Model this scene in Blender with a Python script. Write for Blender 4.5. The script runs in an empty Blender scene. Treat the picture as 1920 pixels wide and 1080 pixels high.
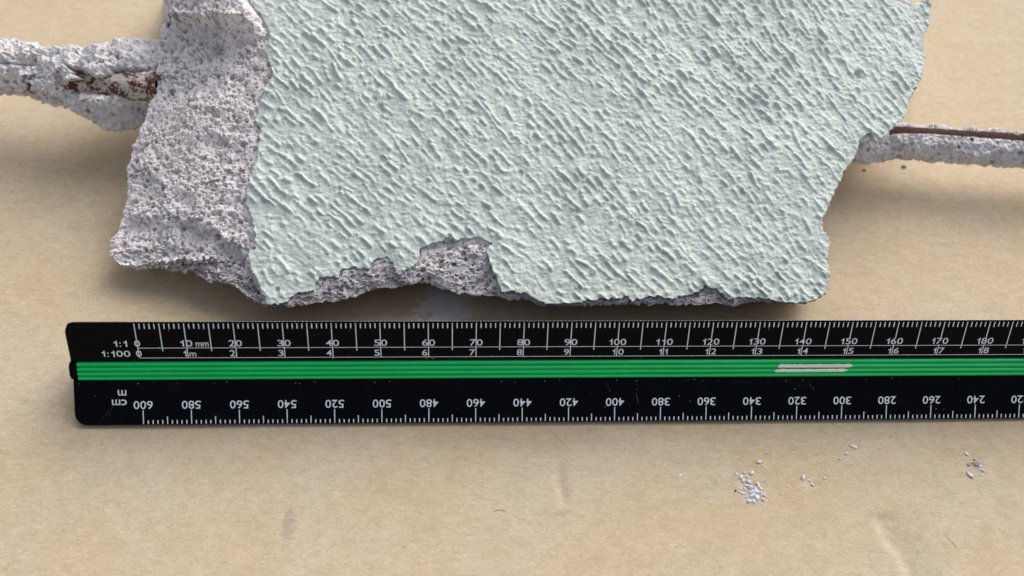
import bpy, bmesh, math, random
import numpy as np
from mathutils import Matrix, Vector
from mathutils.kdtree import KDTree
random.seed(7); RNG = np.random.default_rng(11)
S = 0.001                                   # everything below is worked out in millimetres
scene = bpy.context.scene
COL = scene.collection

# ------------------------------------------------------------------ camera
CAMC = np.array([64.698, -130.840, 190.345]); CAMR = (0.73066, -0.04239, -0.03851); FPX = 1999.95
def rotm(r):
    c, s = math.cos, math.sin; rx, ry, rz = r
    Rx = np.array([[1,0,0],[0,c(rx),-s(rx)],[0,s(rx),c(rx)]])
    Ry = np.array([[c(ry),0,s(ry)],[0,1,0],[-s(ry),0,c(ry)]])
    Rz = np.array([[c(rz),-s(rz),0],[s(rz),c(rz),0],[0,0,1]])
    return Rz @ Ry @ Rx
RM = rotm(CAMR)
cam_d = bpy.data.cameras.new('camera'); cam = bpy.data.objects.new('camera', cam_d); COL.objects.link(cam)
cam.location = CAMC * S; cam.rotation_euler = CAMR
cam_d.sensor_width = 36; cam_d.lens = FPX * 36 / 1920; cam_d.clip_start = 0.005; cam_d.clip_end = 60
cam_d.dof.use_dof = True; cam_d.dof.focus_distance = 0.237; cam_d.dof.aperture_fstop = 18
scene.camera = cam

# ------------------------------------------------------------------ light
SUN_EL, SUN_AZ = math.radians(44), math.radians(38)     # azimuth: clockwise from +Y (away from the viewer), towards +X
w = bpy.data.worlds.new('World'); scene.world = w; w.use_nodes = True
nt = w.node_tree; bg = nt.nodes['Background']
sky = nt.nodes.new('ShaderNodeTexSky'); sky.sky_type = 'NISHITA'; sky.sun_disc = False
sky.sun_elevation = SUN_EL; sky.sun_rotation = SUN_AZ; sky.air_density = 1.0; sky.dust_density = 4.0; sky.ozone_density = 1.0
hs = nt.nodes.new('ShaderNodeHueSaturation'); hs.inputs['Saturation'].default_value = 0.38        # thin overcast: a paler sky
nt.links.new(sky.outputs['Color'], hs.inputs['Color']); nt.links.new(hs.outputs['Color'], bg.inputs['Color']); bg.inputs['Strength'].default_value = 0.098
sd = bpy.data.lights.new('sun', 'SUN'); sun = bpy.data.objects.new('sun', sd); COL.objects.link(sun)
sd.energy = 1.5; sd.angle = math.radians(66); sd.color = (1.0, 0.965, 0.92)
dirv = Vector((math.cos(SUN_EL)*math.sin(SUN_AZ), math.cos(SUN_EL)*math.cos(SUN_AZ), math.sin(SUN_EL)))
sun.rotation_euler = dirv.to_track_quat('Z', 'Y').to_euler(); sun.location = dirv * 2
vs = scene.view_settings; vs.view_transform = 'Standard'; vs.look = 'None'; vs.gamma = 1; vs.exposure = 0.60

# ------------------------------------------------------------------ maths helpers
def rays(px, py):
    px = np.asarray(px, float); py = np.asarray(py, float)
    return np.stack([(px-960)/FPX, -(py-540)/FPX, -np.ones_like(px)], -1) @ RM.T
def ground_pt(px, py, z=0.0):
    d = rays(px, py); t = (z - CAMC[2]) / d[..., 2]
    return CAMC + d * t[..., None]
def proj(P):
    q = (P - CAMC) @ RM
    return 960 + FPX*q[..., 0]/-q[..., 2], 540 - FPX*q[..., 1]/-q[..., 2]
TAU = math.radians(22)                      # the painted face leans back from the ruler
PO = np.array([0, 26.0, 9.5]); EW = np.array([0, math.cos(TAU), math.sin(TAU)]); EN = np.array([0, -math.sin(TAU), math.cos(TAU)])
def plane_pt(px, py, depth=0.0):            # point on the face plane sunk by depth
    d = rays(px, py); o = PO - EN*np.asarray(depth)[..., None]
    t = ((o - CAMC) @ EN if o.ndim == 1 else np.sum((o-CAMC)*EN, -1)) / (d @ EN)
    return CAMC + d * t[..., None]
def uw(P): return P[..., 0], (P - PO) @ EW
LAT = np.random.default_rng(5).random((64, 64, 64)).astype(np.float32)
def vnoise(P, f, seed=0):
    Q = np.asarray(P)*f + seed*17.31 + 1000.0
    I = np.floor(Q).astype(np.int64); F = Q - I; F = F*F*(3-2*F); I &= 63; J = (I+1) & 63
    x0,y0,z0 = I[...,0],I[...,1],I[...,2]; x1,y1,z1 = J[...,0],J[...,1],J[...,2]
    fx,fy,fz = F[...,0],F[...,1],F[...,2]
    a = LAT[x0,y0,z0]*(1-fx)+LAT[x1,y0,z0]*fx; b = LAT[x0,y1,z0]*(1-fx)+LAT[x1,y1,z0]*fx
    c = LAT[x0,y0,z1]*(1-fx)+LAT[x1,y0,z1]*fx; d = LAT[x0,y1,z1]*(1-fx)+LAT[x1,y1,z1]*fx
    return ((a*(1-fy)+b*fy)*(1-fz) + (c*(1-fy)+d*fy)*fz)*2-1
def fbm(P, f, octv=4, seed=0, gain=.5):
    s = 0; a = 1; n = 0
    for k in range(octv): s = s + a*vnoise(P, f*2**k*1.03, seed+k*3); n += a; a *= gain
    return s/n
def sstep(a, b, x):
    t = np.clip((x-a)/(b-a), 0, 1); return t*t*(3-2*t)

# ------------------------------------------------------------------ object helpers
def mesh_np(name, V, F, smooth=True):
    me = bpy.data.meshes.new(name); V = np.asarray(V, np.float32)*S; F = np.asarray(F, np.int32)
    k = F.shape[1]
    me.vertices.add(len(V)); me.vertices.foreach_set('co', V.ravel())
    me.loops.add(F.size); me.loops.foreach_set('vertex_index', F.ravel())
    me.polygons.add(len(F)); me.polygons.foreach_set('loop_start', np.arange(len(F), dtype=np.int32)*k)
    me.update(calc_edges=True); me.validate()
    if smooth: me.polygons.foreach_set('use_smooth', [True]*len(me.polygons))
    return me
def link(name, me, mat, parent=None, rootloc=(0,0,0)):
    o = bpy.data.objects.new(name, me); COL.objects.link(o)
    if mat and not me.materials: me.materials.append(mat)
    if parent is not None:
        o.parent = parent; o.location = -Vector(rootloc)*S
    return o
def tag(o, label=None, cat=None, group=None, kind=None):
    for k, v in (('label', label), ('category', cat), ('group', group), ('kind', kind)):
        if v: o[k] = v
    return o
def empty(name, loc):
    o = bpy.data.objects.new(name, None); COL.objects.link(o); o.location = Vector(loc)*S; o.empty_display_size = .01; return o
def grid_faces(nv, nu, closed_v=False, off=0):
    v = np.arange(nv if closed_v else nv-1); u = np.arange(nu-1)
    V, U = np.meshgrid(v, u, indexing='ij'); V2 = (V+1) % nv
    return np.stack([V*nu+U, V2*nu+U, V2*nu+U+1, V*nu+U+1], -1).reshape(-1, 4) + off

# ------------------------------------------------------------------ materials
class N:
    def __init__(s, name):
        s.m = bpy.data.materials.new(name); s.m.use_nodes = True; s.t = s.m.node_tree
        s.b = s.t.nodes['Principled BSDF']; c = s.t.nodes.new('ShaderNodeTexCoord'); mp = s.t.nodes.new('ShaderNodeMapping')
        mp.inputs['Scale'].default_value = (1000, 1000, 1000); s.t.links.new(c.outputs['Object'], mp.inputs[0]); s.co = mp.outputs[0]
    def mapping(s, scale=(1,1,1), rot=(0,0,0), loc=(0,0,0)):
        mp = s.t.nodes.new('ShaderNodeMapping'); mp.inputs['Scale'].default_value = scale
        mp.inputs['Rotation'].default_value = rot; mp.inputs['Location'].default_value = loc
        s.t.links.new(s.co, mp.inputs[0]); return mp.outputs[0]
    def noise(s, scale, detail=3, rough=.55, vec=None, dist=0):
        n = s.t.nodes.new('ShaderNodeTexNoise'); n.inputs['Scale'].default_value = scale; n.inputs['Detail'].default_value = detail
        n.inputs['Roughness'].default_value = rough; n.inputs['Distortion'].default_value = dist
        s.t.links.new(vec or s.co, n.inputs['Vector']); return n.outputs[0]
    def voro(s, scale, vec=None):
        n = s.t.nodes.new('ShaderNodeTexVoronoi'); n.inputs['Scale'].default_value = scale
        s.t.links.new(vec or s.co, n.inputs['Vector']); return n.outputs['Distance']
    def ramp(s, src, stops):
        n = s.t.nodes.new('ShaderNodeValToRGB'); e = n.color_ramp.elements
        while len(e) < len(stops): e.new(.5)
        for q, (p, c) in zip(e, stops):
            q.position = p; q.color = (c, c, c, 1) if isinstance(c, (int, float)) else (*c, 1)
        s.t.links.new(src, n.inputs[0]); return n.outputs[0]
    def math(s, op, a, b=None):
        n = s.t.nodes.new('ShaderNodeMath'); n.operation = op
        for i, v in enumerate((a, b)):
            if v is None: continue
            if isinstance(v, (int, float)): n.inputs[i].default_value = v
            else: s.t.links.new(v, n.inputs[i])
        return n.outputs[0]
    def mix(s, fac, a, b, mode='MIX'):
        n = s.t.nodes.new('ShaderNodeMix'); n.data_type = 'RGBA'; n.blend_type = mode
        for sock, v in ((n.inputs[0], fac), (n.inputs[6], a), (n.inputs[7], b)):
            if isinstance(v, (int, float)): sock.default_value = v
            elif isinstance(v, tuple): sock.default_value = (*v, 1)
            else: s.t.links.new(v, sock)
        return n.outputs[2]
    def blob(s, c, r, amp=.6, nscale=.5, soft=.35):      # a colour patch of its own outline round point c (mm), radii r
        mp = s.mapping(scale=tuple(1/q for q in r), loc=tuple(-c[i]/r[i] for i in range(3)))
        ln = s.t.nodes.new('ShaderNodeVectorMath'); ln.operation = 'LENGTH'; s.t.links.new(mp, ln.inputs[0])
        n = s.noise(nscale, 4, .65); d = s.math('ADD', ln.outputs['Value'], s.math('MULTIPLY', s.math('SUBTRACT', n, .5), amp*2))
        return s.ramp(d, [(1-soft if soft < 1 else 0, 1), (1, 0)])
    def set(s, color=None, rough=None, spec=None):
        for k, v in (('Base Color', color), ('Roughness', rough), ('Specular IOR Level', spec)):
            if v is None: continue
            if isinstance(v, (int, float)): s.b.inputs[k].default_value = v
            elif isinstance(v, tuple): s.b.inputs[k].default_value = (*v, 1)
            else: s.t.links.new(v, s.b.inputs[k])
    def bump(s, h, dist, strength=1, prev=None):
        n = s.t.nodes.new('ShaderNodeBump'); n.inputs['Distance'].default_value = dist*S; n.inputs['Strength'].default_value = strength
        s.t.links.new(h, n.inputs['Height'])
        if prev: s.t.links.new(prev, n.inputs['Normal'])
        s.t.links.new(n.outputs[0], s.b.inputs['Normal']); return n.outputs[0]

def mat_card():
    n = N('kraft_board')
    a = n.noise(.035, 4, .6); a2 = n.noise(.13, 5, .65, n.mapping(loc=(7,3,0))); b = n.noise(.42, 5, .68, n.mapping(rot=(0,0,.5), scale=(1,1.4,1)), .6)
    c = n.noise(1.5, 4, .7, n.mapping(rot=(0,0,.35), scale=(1,1.8,1)), 1.2)
    col = n.mix(n.ramp(a, [(.36, 0), (.62, 1)]), (.585, .455, .300), (.585, .490, .360))
    col = n.mix(n.ramp(a2, [(.40, .25), (.54, 0)]), col, (.47,.37,.25))
    col = n.mix(n.ramp(b, [(.38, .38), (.50, 0)]), col, (.43,.34,.225))
    col = n.mix(n.ramp(b, [(.54, 0), (.68, .45)]), col, (.67,.575,.43))
    col = n.mix(n.ramp(c, [(.38, .45), (.5, 0)]), col, (.43,.33,.21))
    col = n.mix(n.ramp(c, [(.58, .0), (.70, .4)]), col, (.70,.61,.48))
    fib = n.noise(.42, 3, .6, n.mapping(rot=(0,0,1.1), scale=(1,6,1)), 1.6)
    col = n.mix(n.ramp(fib, [(.64, 0), (.68, .5)]), col, (.33,.235,.14))
    fib2 = n.noise(.42, 3, .6, n.mapping(rot=(0,0,-.5), scale=(1,6,1), loc=(40,3,0)), 1.6)
    col = n.mix(n.ramp(fib2, [(.62, 0), (.67, .6)]), col, (.74,.65,.51))
    a1_ = n.noise(.42, 3, .6, n.mapping(rot=(0,0,.25), scale=(1,6,1), loc=(4,30,0)), 1.6)
    col = n.mix(n.ramp(a1_, [(.63, 0), (.68, .5)]), col, (.38,.27,.16))
    fl = n.voro(.28, n.mapping(loc=(3,8,1)))
    col = n.mix(n.ramp(fl, [(.03, .6), (.06, 0)]), col, (.24,.15,.08))
    p = ground_pt(540, 985); col = n.mix(n.math('MULTIPLY', n.blob(p, (1.6, 4.5, 9), 1.3, 1.1, .5), .35), col, (.22,.21,.20))
    p = ground_pt(985, 820); col = n.mix(n.math('MULTIPLY', n.blob(p, (30, 5, 9), .9, .2, .9), .22), col, (.28, .24, .17))  # broad, faintly darker patch along the front edge of the ruler
    p = ground_pt(1385, 975); col = n.mix(n.math('MULTIPLY', n.blob(p, (13, 6, 9), 1.0, .12, .9), .35), col, (.56, .41, .22))
    p = ground_pt(835, 572); col = n.mix(n.math('MULTIPLY', n.blob(p, (7.5, 7.5, 9), 1.3, .55, .45), .9), col, (.74, .72, .76))
    p = ground_pt(930, 575); col = n.mix(n.math('MULTIPLY', n.blob(p, (11, 4, 9), 1.5, .9, .3), .3), col, (.60, .57, .58))
    n.set(col, .82, .25)
    h1 = n.bump(c, .16, .9); n.bump(n.noise(5, 3, .7), .05, .8, h1)
    return n.m
def mat_aac(name, base=(.83,.785,.795), var=(.73,.685,.695), pits=True):
    n = N(name)
    col = n.mix(n.ramp(n.noise(.12, 4, .6), [(.38, 0), (.64, 1)]), base, var)
    col = n.mix(n.ramp(n.noise(1.1, 4, .65), [(.42, .35), (.6, 0)]), col, tuple(c*.84 for c in var))
    col = n.mix(n.ramp(n.noise(.9, 3, .6, n.mapping(loc=(9,1,4))), [(.60, 0), (.72, .6)]), col, (.80,.77,.79))
    n.set(col, .95, .15)
    a = n.bump(n.noise(3.2, 4, .65), .07, .8)
    if pits: n.bump(n.ramp(n.voro(2.3, n.mapping(loc=(2,2,2))), [(.12, 0), (.28, 1)]), .08, .8, a)
    return n.m
def mat_paint():
    n = N('mint_paint')
    col = n.mix(n.ramp(n.noise(.07, 4, .6), [(.38, 0), (.64, 1)]), (.570,.640,.598), (.512,.580,.545))
    col = n.mix(n.ramp(n.noise(.30, 5, .7), [(.62, 0), (.72, .55)]), col, (.60,.57,.60))       # thin places show the lilac concrete
    col = n.mix(n.ramp(n.noise(.9, 4, .6), [(.40, .2), (.55, 0)]), col, (.33,.37,.36))
    vd = n.voro(.95, n.mapping(loc=(5,5,5)))
    col = n.mix(n.ramp(vd, [(.065, .9), (.10, 0)]), col, (.05,.045,.05))                         # pinholes: flat dark specks, the shade inside them painted as colour
    vd = n.math('MULTIPLY', n.ramp(n.voro(.42, n.mapping(scale=(1,.45,1), rot=(0,0,.3), loc=(15,5,5))), [(.055, 1), (.10, 0)]), n.ramp(n.noise(.2, 2), [(.5, 0), (.6, 1)]))
    col = n.mix(n.math('MULTIPLY', vd, .85), col, (.10,.07,.06))
    n.set(col, n.ramp(n.noise(.4, 3), [(.3, .33), (.7, .5)]), .6)
    a = n.bump(n.noise(2.2, 5, .7, n.mapping(scale=(.7,1.6,1))), .14, .75); n.bump(n.noise(7, 3, .6), .03, .7, a)
    return n.m
def mat_rust():
    n = N('rusted_steel')
    a = n.noise(.35, 5, .7); b = n.noise(1.6, 5, .7)
    col = n.mix(n.ramp(b, [(.35, 0), (.62, 1)]), (.030,.014,.012), (.085,.038,.026))
    col = n.mix(n.ramp(b, [(.64, 0), (.74, .6)]), col, (.30,.14,.06))
    n.set(col, .9, .2); n.bump(b, .25, 1)
    return n.m
def mat_bar():
    n = N('coated_bar')
    b = n.noise(1.5, 6, .72); a = n.noise(.28, 4, .7)
    f = n.ramp(n.math('ADD', n.math('MULTIPLY', a, .62), n.math('MULTIPLY', b, .5)), [(.545, 0), (.575, 1)])
    rust = n.mix(n.ramp(b, [(.45, 0), (.62, 1)]), (.045,.016,.011), (.17,.062,.028))
    col = n.mix(n.ramp(b, [(.3, 0), (.7, 1)]), (.44,.405,.38), (.56,.52,.49)); col = n.mix(f, col, rust)
    n.set(col, .85, .25); n.bump(b, .15, .8)
    return n.m
def mat_crust():
    n = N('mortar_crust')
    col = n.mix(n.ramp(n.noise(.15, 4, .6), [(.38, 0), (.62, 1)]), (.88,.86,.88), (.76,.74,.76))
    col = n.mix(n.ramp(n.noise(1.3, 5, .7), [(.40, .5), (.54, 0)]), col, (.42,.38,.38))
    r = n.math('MULTIPLY', n.ramp(n.noise(.16, 3, .6, n.mapping(loc=(3,7,2))), [(.52, 0), (.62, 1)]), n.ramp(n.noise(1.3, 5, .75, n.mapping(loc=(9,1,2))), [(.52, 0), (.62, .8)]))
    col = n.mix(r, col, (.27,.12,.06))
    n.set(col, .95, .15); n.bump(n.noise(2.4, 6, .75), .28, .9)
    return n.m
def mat_black():
    n = N('black_plastic')
    v = n.voro(.9, n.mapping(loc=(4,4,4))); sp = n.math('MULTIPLY', n.ramp(v, [(.045, 1), (.075, 0)]), n.ramp(n.noise(.25, 2), [(.52, 0), (.62, 1)]))
    col = n.mix(n.math('MULTIPLY', sp, .5), (.0022,.0026,.0042), (.25,.22,.17))
    sm = n.noise(.22, 5, .7, n.mapping(scale=(.5,1,1))); col = n.mix(n.ramp(sm, [(.58, 0), (.8, .02)]), col, (.35,.37,.40))
    n.set(col, n.ramp(sm, [(.35, .22), (.7, .36)]), .05); n.bump(n.noise(.5, 4, .6), .01, .4)
    return n.m
def mat_green():
    n = N('green_strip')
    col = n.mix(n.ramp(n.noise(.5, 4, .6, n.mapping(scale=(.12,1,1))), [(.35, 0), (.65, 1)]), (.000,.62,.155), (.000,.52,.125))
    v = n.voro(.8, n.mapping(loc=(4,1,4))); col = n.mix(n.ramp(v, [(.04, .6), (.07, 0)]), col, (.45,.48,.35))
    n.set(col, .26, .45); return n.m
def mat_flat(name, c, rough=.6):
    n = N(name); k = n.noise(1.5, 4, .6)
    n.set(n.mix(n.ramp(k, [(.3, 0), (.7, 1)]), c, tuple(q*.88 for q in c)), rough, .3); return n.m
M_CARD, M_AAC, M_PAINT, M_RUST, M_BAR, M_CRUST = mat_card(), mat_aac('aerated_concrete'), mat_paint(), mat_rust(), mat_bar(), mat_crust()
M_BLACK, M_GREEN = mat_black(), mat_green()
M_INK = mat_flat('white_ink', (.80,.88,.98), .55); M_WHITE = mat_flat('white_scribe', (.93,.93,.90), .7)
M_CRUMB = mat_flat('white_crumb', (.80,.80,.86), .9); M_GREY = mat_flat('grey_crumb', (.42,.40,.42), .9); M_DARK = mat_flat('dark_crumb', (.10,.08,.06), .9)

# ------------------------------------------------------------------ ground sheet
def ground():
    def axis(a, b, st, out):
        k = np.arange(a, b+st, st); l = a-np.array(out[::-1]); r = b+np.array(out); return np.concatenate([l, k, r])
    out = [2, 5, 10, 20, 40, 80, 160, 320, 700, 1500]
    X = axis(-90, 270, .75, out); Y = axis(-45, 200, .75, out)
    XX, YY = np.meshgrid(X, Y, indexing='ij'); P = np.stack([XX, YY, np.zeros_like(XX)], -1)
    Z = fbm(P, 1/55., 3, 3)*.35 + fbm(P, 1/9., 3, 8)*.05
    def crease(a, b, h, wl, wr):            # a soft fold running from pixel point a to b
        A, B = ground_pt(*a), ground_pt(*b); d = (B-A)[:2]; L = np.hypot(*d); d = d/L
        t = (XX-A[0])*d[0]+(YY-A[1])*d[1]; s = -(XX-A[0])*d[1]+(YY-A[1])*d[0] + fbm(P, 1/5., 2, 5)*.5
        env = sstep(0, 3, t)*(1-sstep(L-3, L, t))
        return h*env*np.where(s > 0, np.exp(-(s/wl)**2), np.exp(-(s/wr)**2))
    Z = Z + crease((1640, 955), (1790, 1200), -.9, 4, 1.2) + crease((1040, 862), (1058, 955), -.75, 1.6, .5) + crease((1030, 962), (1100, 945), .12, 1.2, .4)
    Z = Z - .55; Z[XX < -200] -= 0
    P[..., 2] = Z
    me = mesh_np('ground', P.reshape(-1, 3), grid_faces(len(X), len(Y)))
    o = link('ground', me, M_CARD); tag(o, 'plain brown kraft cardboard sheet under everything', None, None, 'structure')
    return lambda x, y: float(-.55 + fbm(np.array([[x, y, 0.]]), 1/55., 3, 3)[0]*.35)
GZ = ground()

# ------------------------------------------------------------------ concrete fragment
# stations: (paint edge px, silhouette px, depth of silhouette below the painted plane in mm)
ST = [((462,-90),(362,-110),11),((466,-40),(350,-48),11),((467,0),(330,0),12),((478,17),(322,22),12),((493,35),(313,40),13),((507,61),(298,66),13),((500,96),(293,98),14),((507,125),(294,130),14),((513,143),(296,155),14),((499,163),(294,178),14),((493,178),(282,198),14),((478,225),(258,250),14),((491,242),(250,272),14),((484,280),(240,315),14),((485,296),(237,345),14),((478,315),(234,380),14),((469,332),(229,408),13.5),((461,376),(205,450),12.5),((473,408),(207,476),12),((479,435),(228,502),11.5),((477,469),(262,513),10.5),((466,481),(310,517),9.5),((471,504),(340,514),8.5),((483,528),(390,537),6.5),((490,548),(433,551),4.5),((497,564),(465,568),2.6),((502,571),(500,575),1.2),
 ((536,570),(536,575),1.2),
 ((544,556),(562,572),2.4),((588,544),(600,567),3),((597,519),(618,564),4),((612,521),(634,562),4),((635,520),(652,560),4),((641,504),(675,552),4.5),
 ((664,500),(699,544),4.5),((690,506),(715,541),4),((702,487),(728,539),4.5),((725,482),(740,539),4.5),((736,490),(748,537),4),((741,508),(754,535),3.5),
 ((751,519),(765,531),3),((760,508),(772,530),3.5),((775,502),(782,529),4),((787,485),(790,529),5),((790,465),(800,530),5.5),((805,460),(812,534),6),
 ((820,455),(825,539),6),((838,448),(840,545),6.2),((855,451),(860,550),6.2),((900,445),(885,555),6),((921,455),(905,552),6),((913,472),(917,555),5),
 ((918,492),(926,558),4.2),((927,515),(937,560),3.4),((936,535),(946,561),2.6),((944,547),(958,562),2.2),((987,550),(985,564),2.4),((1005,562),(1012,573),1.4),
 ((1025,570),(1027,575),1.0),((1062,571),(1062,576),1.0),((1100,565),(1100,574),1.4),((1144,561),(1144,572),1.6),((1176,557),(1176,570),1.6),((1185,566),(1187,570),1.2),
 ((1222,555),(1222,571),1.8),((1257,561),(1258,570),1.6),((1301,551),(1304,571),2),((1324,537),(1330,571),2.6),((1342,543),(1346,571),2.3),((1362,561),(1364,571),1.6),
 ((1391,560),(1393,570),1.6),((1424,560),(1424,567),1.4),((1464,567),(1464,570),1.0),((1494,570),(1494,571),1.0),((1532,561),(1531,562),1.0),((1549,548),(1546,548),1.2)]
RT = [(1555,519),(1551,475),(1556,458),(1542,423),(1542,411),(1557,376),(1568,352),(1582,325),(1600,298),(1612,264),(1622,253),(1633,252),(1640,265),(1655,258),(1670,245),
 (1682,229),(1697,218),(1702,195),(1717,165),(1726,148),(1732,127),(1734,107),(1729,74),(1736,56),(1742,43),(1745,12),(1739,1),(1722,8),(1700,3),(1684,-9),(1620,-60),(1500,-130),(1300,-210),(1050,-250),(800,-262),(600,-240),(480,-170)]
def jitter_closed(P2, n, amp, seed):        # resample a closed outline evenly, roughen it
    Q = np.vstack([P2, P2[:1]]); seg = np.hypot(*np.diff(Q, axis=0).T); c = np.concatenate([[0], np.cumsum(seg)])
    t = np.linspace(0, c[-1], n, endpoint=False); R = np.stack([np.interp(t, c, Q[:, 0]), np.interp(t, c, Q[:, 1])], 1)
    P3 = np.column_stack([R, np.zeros(n)]); R[:, 0] += fbm(P3, 1.0, 5, seed, .8)*amp; R[:, 1] += fbm(P3, 1.0, 5, seed+40, .8)*amp
    return R
def poly_sdf(X, Y, poly):                   # signed distance, negative inside; also the vector to the nearest edge point
    best = np.full(X.shape, 1e9); bx = np.zeros_like(X); by = np.zeros_like(X); ins = np.zeros(X.shape, bool)
    n = len(poly)
    for i in range(n):
        ax, ay = poly[i]; cx, cy = poly[(i+1) % n]; dx, dy = cx-ax, cy-ay; L2 = dx*dx+dy*dy+1e-12
        t = np.clip(((X-ax)*dx+(Y-ay)*dy)/L2, 0, 1); qx = ax+t*dx; qy = ay+t*dy; d = (X-qx)**2+(Y-qy)**2
        m = d < best; best = np.where(m, d, best); bx = np.where(m, qx, bx); by = np.where(m, qy, by)
        if ay != cy:
            ins ^= ((ay > Y) != (cy > Y)) & (X < (cx-ax)*(Y-ay)/(cy-ay)+ax)
    return np.sqrt(best)*np.where(ins, -1, 1), bx, by
def relief(U, W):                           # the coarse macro-waviness shared by paint and concrete
    P = np.stack([U, W, np.zeros_like(U)], -1); return fbm(P, 1/26., 3, 21)*.9
EDGE_PX = np.array([s[0] for s in ST] + RT, float)
pe = plane_pt(EDGE_PX[:, 0], EDGE_PX[:, 1]); PU, PW = uw(pe)
PAINT_POLY = jitter_closed(np.column_stack([PU, PW]), 2200, .95, 2)
FRAG = (105, 60, 0)
frag = empty('concrete_fragment', FRAG)
tag(frag, 'broken block of porous lilac-grey aerated concrete with a mint-painted ribbed face, steel bars sticking out', 'concrete block')

def paint():
    st = .19; us = np.arange(PAINT_POLY[:, 0].min()-.5, PAINT_POLY[:, 0].max()+.5, st); ws = np.arange(PAINT_POLY[:, 1].min()-.5, PAINT_POLY[:, 1].max()+.5, st)
    U, Wd = np.meshgrid(us, ws, indexing='ij')
    # coarse distance first, exact only near the edge
    c = 6; Uc, Wc = U[::c, ::c], Wd[::c, ::c]; dc, _, _ = poly_sdf(Uc, Wc, PAINT_POLY[::3])
    big = np.repeat(np.repeat(dc, c, 0), c, 1)[:U.shape[0], :U.shape[1]]
    sdf = big.copy(); qx = U.copy(); qy = Wd.copy(); near = np.abs(big) < 2.2
    s2, x2, y2 = poly_sdf(U[near], Wd[near], PAINT_POLY); sdf[near] = s2; qx[near] = x2; qy[near] = y2
    P = np.stack([U, Wd, np.zeros_like(U)], -1)
    H = relief(U, Wd)
    u0, u1 = us[0], us[-1]; tt = (U-u0)/(u1-u0)
    R = np.zeros_like(U)                                   # trowelled ridges
    rg = np.random.default_rng(3)
    def stroke(cu, cw, ang, L, sg, h, bend):
        rad = L/2+2; i0 = max(0, int((cu-rad-u0)/st)); i1 = min(U.shape[0], int((cu+rad-u0)/st)+1); j0 = max(0, int((cw-rad-ws[0])/st)); j1 = min(U.shape[1], int((cw+rad-ws[0])/st)+1)
        if i1 <= i0 or j1 <= j0: return
        a = U[i0:i1, j0:j1]-cu; b = Wd[i0:i1, j0:j1]-cw; dx, dy = math.cos(ang), -math.sin(ang)
        t = a*dx+b*dy; s = -a*dy+b*dx + bend*t*t + WOB[i0:i1, j0:j1]*.55
        e = np.clip((L/2-np.abs(t))/1.1, 0, 1); e = e*e*(3-2*e)
        bead = .72+.42*BEAD[i0:i1, j0:j1]
        wd = sg*(1+.35*BEAD[i0:i1, j0:j1])
        g = np.exp(-(np.abs(s)/wd)**2)*e*h*bead
        R[i0:i1, j0:j1] = np.maximum(R[i0:i1, j0:j1], g)
    WOB = fbm(P, 1/3.2, 2, 31); BEAD = fbm(P, .75, 2, 33)*1.6
    area = (u1-u0)*(ws[-1]-ws[0])
    A0 = math.radians(52)                                   # rows fan out slightly from left to right
    diag = math.hypot(u1-u0, ws[-1]-ws[0]); row = -diag/2; cu0, cw0 = (u0+u1)/2, (ws[0]+ws[-1])/2
    while row < diag/2:
        t = -diag/2+rg.uniform(0, 4)
        while t < diag/2:
            L = 1.6+rg.gamma(2.4, 1.25); off = rg.normal(0, .28)
            cu = cu0+t*math.cos(A0)+(row+off)*math.sin(A0); cw = cw0-t*math.sin(A0)+(row+off)*math.cos(A0)
            f = (cu-u0)/(u1-u0); ang = math.radians(44+20*np.clip(f, 0, 1)**1.4+5*math.sin(cw*.11+cu*.04)+rg.normal(0, 5))
            if rg.random() < .86: stroke(cu, cw, ang, L, rg.uniform(.34, .54), rg.uniform(.40, .95), rg.normal(0, .015))
            t += L*.86+rg.uniform(.1, 1.4)
        row += rg.normal(2.15, .22)
    for k in range(int(area/2.4)):                          # stubby grains of plaster
        cu, cw = rg.uniform(u0, u1), rg.uniform(ws[0], ws[-1]); t = (cu-u0)/(u1-u0)
        stroke(cu, cw, math.radians(50+16*t+rg.normal(0, 30)), rg.uniform(.2, 1.2)+1.0, rg.uniform(.26, .48), rg.uniform(.10, .50), 0)
    # patches where the ridges are worn flat
    flat = .55+.45*sstep(-.35, .25, fbm(P, 1/14., 2, 51))
    a = math.radians(55); du = U*math.cos(a)-Wd*math.sin(a); dv = U*math.sin(a)+Wd*math.cos(a)
    H = H + np.abs(fbm(P, .9, 3, 79, .6))*.12 + R*flat + fbm(np.stack([du*.35, dv, U*0], -1), .33, 4, 61, .5)*.20 + fbm(P, .30, 3, 66)*.38 + fbm(P, 1.1, 3, 71, .6)*.14 + fbm(np.stack([U*.6, Wd*1.6, U*0], -1), 1.7, 2, 77)*.07
    # small craters
    for (px, py, r, dp) in ((712, 205, .9, .9), (520, 545, .5, .7), (1607, 142, .8, .8), (635, 355, .5, .6), (1380, 47, .5, .5), (975, 327, .6, .6), (700, 190, .7, .5)):
        q = plane_pt(px, py); cu, cw = uw(q); d = np.hypot(U-cu, (Wd-cw)*.7); H -= dp*np.exp(-(d/r)**4)
    H *= sstep(-.05, -1.2, sdf)*.35+.65
    # keep cells inside, snap the rim to the outline
    keepv = sdf < st*.75
    snap = keepv & (sdf > -st*.35); U2 = np.where(snap, qx, U); W2 = np.where(snap, qy, Wd)
    V = PO + U2[..., None]*np.array([1, 0, 0]) + W2[..., None]*EW + (H+.25)[..., None]*EN
    nu, nw = U.shape; F = grid_faces(nu, nw); kv = keepv.ravel(); F = F[kv[F].all(1)]
    used = np.zeros(nu*nw, bool); used[F] = True; idx = np.cumsum(used)-1; V = V.reshape(-1, 3)[used]; F = idx[F]
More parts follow.
